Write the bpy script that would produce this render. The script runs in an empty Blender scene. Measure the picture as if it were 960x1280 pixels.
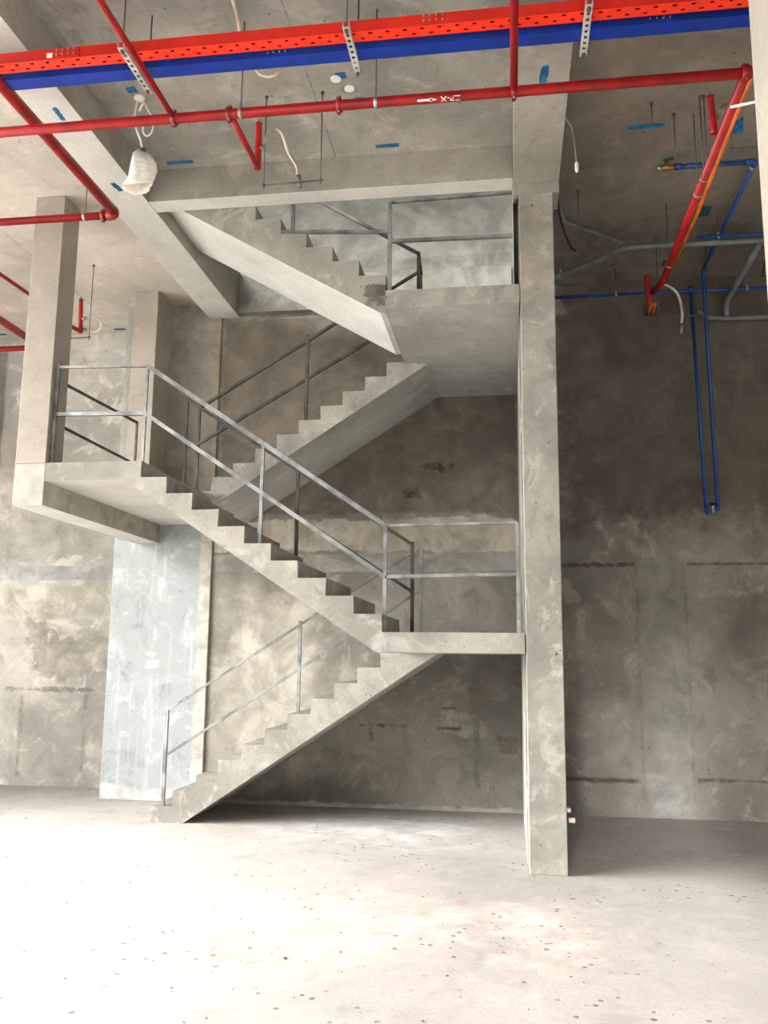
# Concrete stairwell in an unfinished building shell.
# All lengths below are in units of the eye height; S turns them into metres.
import bpy, bmesh, math, random
from mathutils import Vector, Matrix
random.seed(7)
S = 1.75
scene = bpy.context.scene
C = scene.collection

# ------------------------------------------------------------------ materials
def lin(c):
    return tuple((x/12.92 if x <= .04045 else ((x+.055)/1.055)**2.4) for x in c) + (1,)

class NT:
    """small node helper"""
    def __init__(s, name, rough=.9):
        s.m = bpy.data.materials.new(name); s.m.use_nodes = True
        s.t = s.m.node_tree; s.n = s.t.nodes; s.n.clear()
        s.out = s.n.new('ShaderNodeOutputMaterial')
        s.b = s.n.new('ShaderNodeBsdfPrincipled')
        s.b.inputs['Roughness'].default_value = rough
        s.t.links.new(s.b.outputs[0], s.out.inputs[0])
    def link(s, a, b): s.t.links.new(a, b)
    def put(s, sock, v):
        if hasattr(v, 'links') or isinstance(v, bpy.types.NodeSocket): s.link(v, sock)
        else: sock.default_value = v
    def math(s, op, a, b=0.0, c=0.0, clamp=False):
        n = s.n.new('ShaderNodeMath'); n.operation = op; n.use_clamp = clamp
        s.put(n.inputs[0], a); s.put(n.inputs[1], b); s.put(n.inputs[2], c)
        return n.outputs[0]
    def noise(s, vec, scale, detail=4, rough=.55, dist=0.0):
        n = s.n.new('ShaderNodeTexNoise'); s.put(n.inputs['Vector'], vec)
        n.inputs['Scale'].default_value = scale; n.inputs['Detail'].default_value = detail
        n.inputs['Roughness'].default_value = rough; n.inputs['Distortion'].default_value = dist
        return n.outputs[0]
    def ramp(s, f, a, b, clamp=True):
        n = s.n.new('ShaderNodeMapRange'); n.clamp = clamp; n.interpolation_type = 'SMOOTHSTEP'
        s.put(n.inputs[0], f); n.inputs[1].default_value = a; n.inputs[2].default_value = b
        return n.outputs[0]
    def mix(s, f, a, b, mode='MIX'):
        n = s.n.new('ShaderNodeMix'); n.data_type = 'RGBA'; n.blend_type = mode
        s.put(n.inputs[0], f); s.put(n.inputs[6], a); s.put(n.inputs[7], b)
        return n.outputs[2]
    def pos(s):
        g = s.n.new('ShaderNodeNewGeometry')
        v = s.n.new('ShaderNodeVectorMath'); v.operation = 'SCALE'
        s.link(g.outputs['Position'], v.inputs[0]); v.inputs['Scale'].default_value = 1/S
        return v.outputs[0]
    def scaled(s, vec, k):
        v = s.n.new('ShaderNodeVectorMath'); v.operation = 'MULTIPLY'
        s.link(vec, v.inputs[0]); v.inputs[1].default_value = k
        return v.outputs[0]
    def sep(s, vec):
        n = s.n.new('ShaderNodeSeparateXYZ'); s.link(vec, n.inputs[0]); return n.outputs
    def bump(s, h, strength=.3, dist=.01):
        n = s.n.new('ShaderNodeBump'); n.inputs['Strength'].default_value = strength
        n.inputs['Distance'].default_value = dist
        s.link(h, n.inputs['Height']); s.link(n.outputs[0], s.b.inputs['Normal'])

def concrete(name, base, dark=None, light=None, scale=1.0, contrast=1.0, pits=.5, streak=0.0,
             masks=(), panel=None, rough=.92, bump=.35, spots=0.0, tone=.9, blot=1.0):
    """cast concrete: cloudy tone, stains, fine grain, air holes; masks = stains, patches, painted light and shade with
    a place of their own: (axisU, u0, u1, z0, z1, soft, wobble, colour, strength)"""
    t = NT(name, rough)
    p = t.pos()
    base = tuple(c*tone for c in base)
    dark = dark or tuple(c*.76 for c in base); light = light or tuple(min(1, c*1.13) for c in base)
    n1 = t.noise(p, 1.3*scale, 5, .6, .4); n2 = t.noise(p, 5.5*scale, 6, .65, .6); n3 = t.noise(p, 60*scale, 3, .6)
    k = .5/contrast
    col = t.mix(t.ramp(n1, .5-k*.5, .5+k*.5), lin(dark), lin(base))
    col = t.mix(t.ramp(n2, .52, .52+k*.6), col, lin(light))
    col = t.mix(t.math('MULTIPLY', t.ramp(n2, .46, .30), .45*contrast, clamp=True), col, lin(tuple(c*.72 for c in base)))
    n4 = t.noise(p, 2.1*scale, 7, .68, 1.6)                       # blotches with torn edges
    col = t.mix(t.math('MULTIPLY', t.ramp(n4, .545, .63), .45*blot, clamp=True), col, lin(tuple(c*.80 for c in base)))
    col = t.mix(t.math('MULTIPLY', t.ramp(n4, .44, .36), .4*blot, clamp=True), col, lin(tuple(min(1, c*1.12) for c in base)))
    g = t.math('MULTIPLY_ADD', n3, .34, .83)
    gc = t.n.new('ShaderNodeCombineColor'); [t.link(g, gc.inputs[i]) for i in range(3)]
    col = t.mix(1.0, col, gc.outputs[0], 'MULTIPLY')
    h = t.math('MULTIPLY_ADD', n3, .35, t.math('MULTIPLY', n2, .9))
    if streak:
        sv = t.scaled(p, (7, 7, .5)); ns = t.noise(sv, 2.2, 5, .65)
        col = t.mix(t.math('MULTIPLY', t.ramp(ns, .5, .75), streak, clamp=True), col, lin(light))
        col = t.mix(t.math('MULTIPLY', t.ramp(ns, .48, .28), streak, clamp=True), col, lin(dark))
    X = t.sep(p)
    if masks or panel:
        wob = t.noise(p, 9, 7, .72, .5); wob2 = t.noise(p, 2.5, 3)
        w = t.math('SUBTRACT', t.math('ADD', t.math('MULTIPLY', wob, .8), t.math('MULTIPLY', wob2, .8)), .8)
        fine = t.noise(p, 16, 4, .7)
    if panel:                      # formwork joints: (axis, pitch, offset, zs)
        ax, pitch, off, zs = panel
        u = X['XYZ'.index(ax)]
        f = t.math('ABSOLUTE', t.math('SUBTRACT', t.math('FRACT', t.math('DIVIDE', t.math('ADD', u, off), pitch)), .5))
        ln = t.ramp(t.math('MULTIPLY', f, pitch), .006, .002)
        for z in zs:
            ln = t.math('MAXIMUM', ln, t.ramp(t.math('ABSOLUTE', t.math('SUBTRACT', X[2], z)), .007, .002))
        ln = t.math('MULTIPLY', ln, t.ramp(fine, .35, .6))
        col = t.mix(t.math('MULTIPLY', ln, .5), col, lin(tuple(c*.6 for c in base)))
        h = t.math('SUBTRACT', h, t.math('MULTIPLY', ln, .8))
    for (ax, u0, u1, z0, z1, soft, wa, c, st) in masks:
        c = tuple(x*tone for x in c)
        small = (u1-u0)*(z1-z0) < .025
        if small: wa = max(wa*1.1, .07*(min(u1-u0, z1-z0)/.05)**.5); st = min(1, st*1.2)
        u = X['XYZ'.index(ax)]
        v = X[1] if ax == 'X' and z0 >= 90 else X[2]
        if z0 >= 90: z0 -= 100; z1 -= 100
        ww = t.math('MULTIPLY', t.math('SUBTRACT', fine, .5) if small else w, wa)
        d = t.math('MINIMUM', t.math('MINIMUM', t.math('SUBTRACT', u, u0), t.math('SUBTRACT', u1, u)),
                   t.math('MINIMUM', t.math('SUBTRACT', v, z0), t.math('SUBTRACT', z1, v)))
        d = t.math('ADD', d, ww)
        mk = t.math('MULTIPLY', t.ramp(d, 0, soft), t.math('MULTIPLY', t.ramp(fine, .05, .42) if (u1-u0)*(z1-z0) > .12 else t.ramp(fine, .26, .56), st), clamp=True)
        col = t.mix(mk, col, t.mix(t.ramp(t.math('MULTIPLY_ADD', n4, .6, t.math('MULTIPLY', n2, .4)), .36, .64), lin(tuple(x*.80 for x in c)), lin(tuple(min(1, x*1.13) for x in c))))
    if pits:
        vo = t.n.new('ShaderNodeTexVoronoi'); t.link(p, vo.inputs['Vector']); vo.inputs['Scale'].default_value = 22*scale
        vd = vo.outputs['Distance']
        sel = t.ramp(t.noise(p, 9*scale, 2), .56, .66)
        pm = t.math('MULTIPLY', t.ramp(vd, .20, .10), sel)
        col = t.mix(t.math('MULTIPLY', pm, pits, clamp=True), col, lin(tuple(c*.45 for c in base)))
        h = t.math('SUBTRACT', h, t.math('MULTIPLY', pm, .8))
    if spots:
        vo = t.n.new('ShaderNodeTexVoronoi'); t.link(p, vo.inputs['Vector']); vo.inputs['Scale'].default_value = 16
        sel = t.ramp(t.noise(p, 2.1, 3), .44, .6)
        pm = t.math('MULTIPLY', t.ramp(t.math('ADD', vo.outputs['Distance'], t.math('MULTIPLY', n3, .12)), .24, .17), sel)
        col = t.mix(t.math('MULTIPLY', pm, spots, clamp=True), col, lin(tuple(c*.5 for c in base)))
        h = t.math('SUBTRACT', h, pm)
    t.link(col, t.b.inputs['Base Color'])
    t.b.inputs['Specular IOR Level'].default_value = .25
    t.bump(h, bump, .012)
    return t.m

def paint(name, c, rough=.4, metal=0.0, vary=.12, scale=9, spec=.4):
    t = NT(name, rough); p = t.pos()
    n = t.noise(p, scale, 4); n2 = t.noise(p, scale*9, 2)
    col = t.mix(t.ramp(n, .35, .65), lin(tuple(x*(1-vary) for x in c)), lin(tuple(min(1, x*(1+vary*.6)) for x in c)))
    t.link(col, t.b.inputs['Base Color']); t.b.inputs['Metallic'].default_value = metal
    t.b.inputs['Specular IOR Level'].default_value = spec
    t.link(t.math('MULTIPLY_ADD', n2, .2, rough-.1), t.b.inputs['Roughness'])
    return t.m

def perforated(name, c):
    """painted sheet with two staggered rows of punched holes (really see-through)"""
    t = NT(name, .4); X = t.sep(t.pos())
    def row(yc, off, pitch, r):
        f = t.math('SUBTRACT', t.math('FRACT', t.math('DIVIDE', t.math('ADD', X[0], off), pitch)), .5)
        dx = t.math('MULTIPLY', f, pitch*.55); dy = t.math('SUBTRACT', X[1], yc)
        d = t.math('SQRT', t.math('ADD', t.math('MULTIPLY', dx, dx), t.math('MULTIPLY', dy, dy)))
        return t.math('LESS_THAN', d, r)
    m = t.math('MAXIMUM', row(2.957, 0, .066, .0052), row(2.983, .033, .066, .0052))
    n = t.noise(t.pos(), 7, 3)
    t.link(t.mix(t.ramp(n, .3, .7), lin(tuple(x*.9 for x in c)), lin(c)), t.b.inputs['Base Color'])
    tr = t.n.new('ShaderNodeBsdfTransparent'); mx = t.n.new('ShaderNodeMixShader')
    t.link(m, mx.inputs[0]); t.link(t.b.outputs[0], mx.inputs[1]); t.link(tr.outputs[0], mx.inputs[2])
    t.link(mx.outputs[0], t.out.inputs[0])
    return t.m

BASE = (.66, .635, .59)
W = (.74, .72, .685)
M = {}
M['slab'] = concrete('slab_concrete', (.695, .672, .637), contrast=1.05, pits=.55, panel=('X', 1.1, .35, ()), scale=1.0,
    masks=[('X', -2.7, -2.2, 104.6, 105.4, 0.15, 0.95, (.78, .77, .75), .7), ('X', -2.9, -2.3, 105.0, 105.35, 0.075, 0.76, (.60, .58, .55), .6)])
M['slab_left'] = concrete('lit_slab_concrete', (.80, .765, .72), contrast=.7, pits=.4, tone=1.0, blot=.7, panel=('X', 1.1, .35, ()))  # lit copy of the slab: bounce from the floor put into the colour
M['slab_right'] = concrete('shaded_bay_slab_concrete', (.57, .53, .48), contrast=.9, pits=.6, panel=('X', .9, .2, ()))  # darker copy of the slab: the bay's shade put into the colour
M['beam'] = concrete('beam_concrete', (.70, .675, .635), contrast=.8, pits=.45)
M['stair'] = concrete('stair_concrete', (.66, .643, .605), contrast=1.15, pits=.5, scale=1.3,
    masks=[('X', -.76, -.625, 2.86, 2.99, 0.015, 0.114, (.42, .39, .35), .9), ('X', -1.25, -.95, 1.28, 1.5, 0.075, 0.57, (.60, .58, .55), .6),
           ('X', -1.95, -1.8, -.1, .09, 0.03, 0.19, (.80, .79, .76), .7), ('X', -.7, -.45, 1.0, 1.13, 0.045, 0.285, (.66, .66, .64), .6)])
M['column'] = concrete('column_concrete', (.65, .635, .595), contrast=1.2, blot=1.2, pits=.95, scale=1.25,
    masks=[('X', .2, .4, 2.36, 2.62, 0.0225, 0.19, (.52, .48, .43), .75), ('X', 0, .27, 1.07, 1.13, 0.03, 0.19, (.54, .53, .50), .6),
           ('X', .1, .25, .0, 1.0, 0.3, 1.14, (.62, .63, .60), .7), ('X', .14, .185, .19, .235, 0.03, 0.171, (.40, .52, .66), .7),
           ('X', 0, .3, 2.145, 2.155, 0.012, 0.035, (.45, .42, .38), .9),
           ('X', .1, .25, 2.85, 3.4, 0.15, 0.665, (.58, .52, .45), .55)], spots=.0)
M['column_left'] = concrete('pale_column_concrete', (.72, .685, .635), contrast=.6, pits=.2, blot=.3, scale=1.0,
    masks=[('X', -3, -2.4, 1.7, 2.03, 0.03, 0.095, (.66, .655, .62), .8)])
M['soffit'] = concrete('lit_formed_concrete', (.86, .85, .82), contrast=.5, pits=.2, tone=1.0, blot=.35)  # best-lit undersides, floor bounce put into the colour
M['soffit_grey'] = concrete('dim_formed_concrete', (.715, .71, .685), contrast=.7, pits=.3, tone=1.0, blot=.7)  # same smooth undersides where less light reaches, toned down to match
M['floor'] = concrete('floor_concrete', (.625, .605, .582), dark=(.56, .54, .52), light=(.685, .668, .648), contrast=.8, pits=0, spots=.85, tone=1.0, blot=.35, rough=.8, bump=.3,
    masks=[('X', -1.6, .1, 104.6, 106.0, 0.75, 0.95, (.74, .74, .73), .6), ('X', -2.5, .5, 103.0, 104.0, 0.6, 1.33, (.76, .71, .68), .5)])
M['wall_back'] = concrete('stair_wall_concrete', (.60, .58, .54), contrast=1.35, blot=1.25, pits=.4, scale=.9,
    masks=[('X', -2.1, .1, 1.97, 3.5, 0.045, 0.095, (.45, .415, .37), .85),                       # rough upper pour, its darkness mostly shade put into the colour
           ('X', -2.1, .1, 1.71, 1.965, 0.018, 0.133, (.72, .69, .64), .95),                     # pale plaster strip
           ('X', -2.1, .1, 1.575, 1.712, 0.012, 0.035, (.60, .59, .56), .9),                    # smooth grey strip
           ('X', -2.1, -1.2, .0, 1.575, 0.3, 0.38, (.72, .695, .645), .8),
           ('X', -1.02, -.70, .525, .555, 0.0225, 0.057, (.36, .34, .30), .9), ('X', -.96, -.90, .43, .545, 0.03, 0.076, (.40, .38, .34), .7),
           ('X', -.47, -.36, .645, .675, 0.0225, 0.057, (.36, .34, .30), .9), ('X', -.49, -.32, .51, .55, 0.0225, 0.057, (.36, .34, .30), .9),
           ('X', -.25, -.195, .15, .60, 0.018, 0.038, (.45, .45, .42), .85), ('X', -.30, -.13, .6, 1.0, 0.045, 0.076, (.50, .48, .44), .6),
           ('X', -.10, .06, .36, .50, 0.03, 0.152, (.42, .40, .35), .85),
           ('X', -.60, -.36, 2.26, 2.36, 0.045, 0.228, (.34, .31, .27), .9), ('X', -.73, -.60, 2.09, 2.17, 0.03, 0.133, (.33, .30, .26), .9),
           ('X', -1.3, -1.0, 1.95, 2.08, 0.045, 0.19, (.42, .39, .34), .8),
           ('X', -2.1, .1, -.02, .035, 0.015, 0.076, (.68, .66, .63), .8),
           ('X', .0, .4, 1.98, 2.5, 0.15, 0.38, (.38, .35, .31), .5),
           ('X', -2.3, .3, 3.5, 6.0, .05, .05, (.54, .545, .51), .85), ('X', -2.0, .1, 3.83, 3.90, .01, .08, (.50, .49, .45), .6),
           # bay to the right of the stair
           ('X', .845, 1.17, -.1, 1.70, 0.03, 0.095, (.575, .57, .54), .5), ('X', .82, .865, .1, 1.6, 0.0225, 0.057, (.44, .42, .38), .4),
           ('X', 1.14, 1.17, .2, 1.6, 0.018, 0.095, (.42, .40, .36), .45), ('X', 1.0, 1.12, .75, 1.05, 0.045, 0.285, (.42, .40, .36), .6),
           ('X', .26, .84, 1.60, 1.64, 0.012, 0.038, (.36, .33, .29), .8), ('X', 1.17, 2.5, 1.61, 1.64, 0.012, 0.038, (.36, .33, .29), .8),
           ('X', .26, .84, .20, .25, 0.0225, 0.057, (.34, .31, .27), .9), ('X', 1.17, 2.5, .22, .265, 0.0225, 0.057, (.34, .31, .27), .9),
           ('X', .45, .83, .26, .80, 0.12, 0.228, (.62, .60, .56), .6),  # pool of light low on the bay wall, put into the colour
           ('X', .9, 1.1, .03, .22, 0.045, 0.228, (.64, .65, .635), .5),
           ('X', .1, 2.7, 1.7, 4.2, 0.375, 0.95, (.37, .335, .295), .85)])  # upper bay wall darkened: its shade put into the colour
M['wall_left'] = concrete('left_wall_concrete', (.79, .77, .735), contrast=1.3, blot=1.2, pits=.3, scale=.9,
    masks=[('X', -6, -3.0, 1.70, 2.1, 0.045, 0.38, (.66, .65, .61), .7), ('X', -6, -2.8, 1.56, 1.69, 0.012, 0.038, (.70, .70, .68), .95),
           ('X', -6, -2.8, 1.24, 1.56, 0.045, 0.095, (.76, .74, .69), .9), ('X', -3.75, -3.05, .80, 1.22, 0.075, 0.665, (.62, .595, .55), .8),
           ('X', -3.65, -3.2, .95, 1.1, 0.045, 0.57, (.72, .70, .67), .7), ('X', -3.9, -3.15, .70, .745, 0.015, 0.095, (.50, .48, .44), .8),
           ('X', -3.25, -3.19, .1, .7, 0.03, 0.114, (.52, .50, .46), .7), ('X', -3.78, -3.72, .05, .7, 0.03, 0.095, (.52, .50, .46), .7),
           ('X', -3.22, -2.84, .1, .8, 0.075, 0.38, (.66, .645, .61), .7),
           ('X', -5, -4.08, 1.9, 3.5, 0.03, 0.057, (.42, .40, .36), .8)])  # last mask: shading at the far left edge put into the colour
M['pilaster'] = concrete('smooth_cement_render', (.635, .65, .645), dark=(.56, .58, .575), light=(.71, .725, .72), contrast=1.2, blot=.8, pits=.12, streak=.55,
    masks=[('X', -2.9, -2.0, 1.44, 1.455, 0.012, 0.035, (.60, .62, .62), .8), ('X', -2.55, -2.45, .90, .96, 0.015, 0.038, (.90, .90, .89), .9),
           ('X', -2.76, -2.66, .66, .71, 0.015, 0.095, (.90, .90, .89), .9), ('X', -2.82, -2.74, .93, 1.0, 0.03, 0.228, (.66, .68, .70), .8),
           ('X', -2.56, -2.46, .98, 1.02, 0.015, 0.057, (.82, .80, .70), .8), ('X', -2.9, -2.1, -.05, .10, 0.03, 0.114, (.80, .79, .77), .8),
           ('X', -2.20, -2.0, -.05, 1.9, 0.03, 0.038, (.73, .71, .665), .85), ('X', -2.9, -2.0, 1.93, 3.7, 0.15, 0.19, (.58, .55, .50), .8),
           ('X', -2.16, -2.0, 2.2, 3.5, 0.03, 0.057, (.62, .56, .47), .7), ('X', -2.4, -2.2, 2.2, 2.95, 0.075, 0.228, (.62, .61, .56), .5)])
M['floor_edge'] = concrete('slab_edge_concrete', (.6, .58, .55))
M['red'] = paint('red_pipe_enamel', (.60, .085, .095), .38, vary=.12)
M['red_coupling'] = paint('dark_red_coupling_enamel', (.50, .07, .07), .45)
M['red_tray'] = paint('red_tray_enamel', (.74, .12, .075), .42, vary=.06)
M['red_tray_base'] = perforated('red_perforated_tray_sheet', (.95, .20, .09))  # brighter than the sides: light from below put into the colour
M['blue_tray'] = paint('blue_tray_enamel', (.045, .19, .55), .42, vary=.08)
M['blue_pipe'] = paint('blue_pipe_enamel', (.11, .24, .50), .45)
M['orange'] = paint('orange_conduit', (.86, .42, .10), .5)
M['galv'] = paint('galvanised_steel', (.62, .62, .60), .45, metal=.75)
M['galv_pale'] = paint('pale_galvanised_strut', (.74, .74, .71), .5, metal=.3)
M['rail'] = paint('bare_steel_tube', (.50, .505, .50), .5, metal=.55, vary=.2)
M['rail_dark'] = paint('dark_steel_tube', (.30, .29, .27), .6, metal=.4, vary=.25)
M['rod'] = paint('dull_steel_rod', (.36, .34, .31), .6, metal=.4)
M['white'] = paint('white_plastic', (.90, .89, .87), .5, vary=.03)
M['hose'] = paint('cream_braided_hose', (.74, .71, .65), .5, metal=.2)
M['pink'] = paint('pale_pink_conduit', (.85, .76, .71), .5)
M['grey_pipe'] = paint('grey_pipe_paint', (.42, .43, .43), .5, metal=.1)
M['black'] = paint('black_rubber', (.08, .08, .08), .6)
M['brass'] = paint('brass', (.62, .45, .22), .4, metal=.8)
M['green'] = paint('green_lever_paint', (.12, .30, .16), .5)
M['mark'] = paint('blue_marking_paint', (.10, .38, .55), .75, vary=.25, scale=18)
M['mark_dark'] = paint('dark_blue_marking_paint', (.10, .27, .32), .75, vary=.25, scale=18)
def cloth():
    t = NT('white_woven_plastic', .7); p = t.pos()
    w = t.noise(t.scaled(p, (1, 1, 3)), 30, 4)
    t.link(t.mix(t.ramp(w, .3, .7), lin((.84, .82, .78)), lin((.92, .91, .88))), t.b.inputs['Base Color'])
    t.b.inputs['Subsurface Weight'].default_value = .15
    t.bump(w, .3, .01); return t.m
M['bag'] = cloth()

# ------------------------------------------------------------------ mesh helpers
class MB:
    def __init__(s): s.b = bmesh.new()
    def box(s, x0, x1, y0, y1, z0, z1):
        v = [s.b.verts.new((x, y, z)) for x in (x0, x1) for y in (y0, y1) for z in (z0, z1)]
        for f in ((0, 1, 3, 2), (4, 6, 7, 5), (0, 4, 5, 1), (2, 3, 7, 6), (0, 2, 6, 4), (1, 5, 7, 3)):
            s.b.faces.new([v[i] for i in f])
        return s
    def prism(s, poly, y0, y1):
        a = [s.b.verts.new((x, y0, z)) for x, z in poly]; c = [s.b.verts.new((x, y1, z)) for x, z in poly]
        s.b.faces.new(a); s.b.faces.new(c[::-1]); n = len(poly)
        for i in range(n):
            j = (i+1) % n; s.b.faces.new((a[j], a[i], c[i], c[j]))
        return s
    def flat(s, poly, z0, z1):
        a = [s.b.verts.new((x, y, z0)) for x, y in poly]; c = [s.b.verts.new((x, y, z1)) for x, y in poly]
        s.b.faces.new(a); s.b.faces.new(c[::-1]); n = len(poly)
        for i in range(n):
            j = (i+1) % n; s.b.faces.new((a[j], a[i], c[i], c[j]))
        return s
    def bar(s, p, q, w, h=None):
        """square bar; w horizontal width, h the other"""
        p, q = Vector(p), Vector(q); h = h or w; d = (q-p).normalized()
        up = Vector((0, 0, 1)) if abs(d.z) < .95 else Vector((0, 1, 0))
        a = d.cross(up).normalized()*w/2; c = a.cross(d).normalized()*h/2
        v = [s.b.verts.new(o+i*a+j*c) for o in (p, q) for i, j in ((-1, -1), (1, -1), (1, 1), (-1, 1))]
        for f in ((3, 2, 1, 0), (4, 5, 6, 7), (0, 1, 5, 4), (1, 2, 6, 5), (2, 3, 7, 6), (3, 0, 4, 7)):
            s.b.faces.new([v[i] for i in f])
        return s
    def tube(s, pts, r, seg=14, cap=True):
        P = [Vector(p) for p in pts]; n = len(P); rs = r if isinstance(r, (list, tuple)) else [r]*n
        T = []
        for i in range(n):
            a = (P[i]-P[i-1]).normalized() if i else None; c = (P[i+1]-P[i]).normalized() if i < n-1 else None
            T.append((a+c).normalized() if a and c and (a+c).length > 1e-6 else (a or c))
        u = T[0].orthogonal().normalized(); rings = []
        for i in range(n):
            u = (u-T[i]*u.dot(T[i])).normalized(); v = T[i].cross(u)
            k = 1.0
            if 0 < i < n-1:
                cs = max(.5, T[i].dot((P[i]-P[i-1]).normalized())); k = 1/cs
            rings.append([s.b.verts.new(P[i]+rs[i]*k*(u*math.cos(t)+v*math.sin(t)) if False else P[i]+rs[i]*(u*math.cos(t)+v*math.sin(t)))
                          for t in [2*math.pi*j/seg for j in range(seg)]])
        for a, c in zip(rings, rings[1:]):
            for j in range(seg):
                f = s.b.faces.new((a[j], a[(j+1) % seg], c[(j+1) % seg], c[j])); f.smooth = True
        if cap:
            s.b.faces.new(rings[0][::-1]); s.b.faces.new(rings[-1])
        return s
    def ball(s, c, r, k=(1, 1, 1)):
        g = bmesh.ops.create_uvsphere(s.b, u_segments=14, v_segments=10, radius=r)
        for v in g['verts']: v.co = Vector((v.co.x*k[0]+c[0], v.co.y*k[1]+c[1], v.co.z*k[2]+c[2]))
        for v in g['verts']:
            for f in v.link_faces: f.smooth = True
        return s

def smooth_path(pts, k=6):
    P = [Vector(p) for p in pts]; out = []
    Q = [P[0]*2-P[1]] + P + [P[-1]*2-P[-2]]
    for i in range(1, len(Q)-2):
        for j in range(k):
            t = j/k; a, b, c, d = Q[i-1], Q[i], Q[i+1], Q[i+2]
            out.append(.5*((2*b)+(c-a)*t+(2*a-5*b+4*c-d)*t*t+(3*b-a-3*c+d)*t**3))
    out.append(P[-1]); return out
def elbow(a, b, c, rad, k=7):
    """rounded corner at b between a and c"""
    a, b, c = Vector(a), Vector(b), Vector(c)
    p = b+(a-b).normalized()*rad; q = b+(c-b).normalized()*rad
    return [p*(1-t)**2+b*2*t*(1-t)+q*t*t for t in [i/k for i in range(k+1)]]

def obj(name, mb, mat, parent=None, bevel=0.0, rnd=False):
    b = mb.b
    bmesh.ops.recalc_face_normals(b, faces=b.faces)
    lo = [min(v.co[i] for v in b.verts) for i in range(3)]; hi = [max(v.co[i] for v in b.verts) for i in range(3)]
    o_ = Vector(((lo[0]+hi[0])/2, (lo[1]+hi[1])/2, lo[2]))
    bmesh.ops.scale(b, vec=(S, S, S), verts=b.verts)
    bmesh.ops.translate(b, vec=-o_*S, verts=b.verts)
    me = bpy.data.meshes.new(name); b.to_mesh(me); b.free()
    me.materials.append(M[mat] if isinstance(mat, str) else mat)
    o = bpy.data.objects.new(name, me); C.objects.link(o)
    o.location = o_*S
    if parent:
        o.parent = parent; o.location = o_*S-world_loc(parent)
    if bevel:
        m = o.modifiers.new('edge', 'BEVEL'); m.width = bevel; m.segments = 2; m.limit_method = 'ANGLE'
    return o
def world_loc(o):
    v = o.location.copy()
    while o.parent: o = o.parent; v += o.location
    return v
def thing(name, label, cat, loc, group=None):
    o = bpy.data.objects.new(name, None); C.objects.link(o); o.location = Vector(loc)*S
    o.empty_display_size = .1
    return tag(o, label, cat, group)
def tag(o, label, cat, group=None):
    o['label'] = label; o['category'] = cat
    if group: o['group'] = group
    return o
def struct(name, mb, mat, bevel=0.0):
    o = obj(name, mb, mat, None, bevel); o['kind'] = 'structure'; return o

# ------------------------------------------------------------------ the shell
XW, YF, XF = -4.9, -.7, -4.9              # planes of the window wall and of the unseen front wall
ZL, ZH, ZR, ZB0 = 3.60, 3.68, 3.63, 3.49  # undersides: left slab, front slab, right rear slab, beams
TOP = 3.83
struct('floor', MB().box(XW-.2, 3.2, YF-.2, 6.7, -.15, 0), 'floor')
struct('ground', MB().box(-60, 60, -60, 60, -.35, -.2), concrete('outside_ground', (.86, .85, .83), pits=0, tone=1.0))
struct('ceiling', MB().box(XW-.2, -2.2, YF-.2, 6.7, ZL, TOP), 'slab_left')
struct('ceiling_front', MB().box(-1.965, .05, YF-.2, 4.30, ZH, TOP), 'slab')
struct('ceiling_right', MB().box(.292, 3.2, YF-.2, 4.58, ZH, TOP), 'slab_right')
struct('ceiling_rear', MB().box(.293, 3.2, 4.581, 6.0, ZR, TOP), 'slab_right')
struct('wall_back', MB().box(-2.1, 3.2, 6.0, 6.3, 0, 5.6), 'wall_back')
struct('wall_left', MB().box(XW, -2.84, 6.46, 6.7, 0, ZL), 'wall_left')
struct('wall_stair', MB().box(-2.84, -2.1, 5.98, 6.7, 0, ZL), 'pilaster', .008)
struct('wall_right', MB().box(2.6, 2.8, YF, 6.0, 0, ZR), 'wall_left')
struct('wall_upper', MB().box(-2.84, -2.1, 5.98, 6.3, TOP, 5.6), 'pilaster')
struct('wall_side', MB().box(.075, .235, 4.551, 6.0, 0, ZR), 'column')
struct('wall_front', MB().box(1.7, 2.6, YF-.2, YF, 2.6, ZH), 'wall_left')
struct('ceiling_upper', MB().box(XW-.2, 3.2, 1, 6.7, 5.2, 5.4), 'slab')
struct('wall_upper_right', MB().box(.293, .45, 2.0, 6.0, TOP, 5.6), 'slab')
# unseen window wall far left and front wall behind the camera, openings shaped for light
f = MB()
f.box(XW-.2, XW, YF, 6.7, 3.585, ZL)
f.box(XW-.2, XW, 5.0, 6.7, 0, 3.4)
for y in (YF+.1,): f.box(XW-.2, XW, y-.14, y+.14, 0, 3.4)
struct('wall_window_side', f, 'wall_left')
f = MB(); f.box(XW, 1.7, YF-.2, YF, 3.6, ZL)
f.box(XF, -.5, YF-.2, YF, 0, 3.6).box(-.5, 1.7, YF-.2, YF, 2.6, 3.6)
struct('wall_unseen_front', f, 'wall_left')

def soffits(o, pale=True):                          # smooth-cast undersides; bounce light put into their colour, paler where better lit
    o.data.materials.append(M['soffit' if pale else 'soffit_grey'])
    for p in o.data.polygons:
        if p.normal.z < -.5: p.material_index = 1
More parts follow.
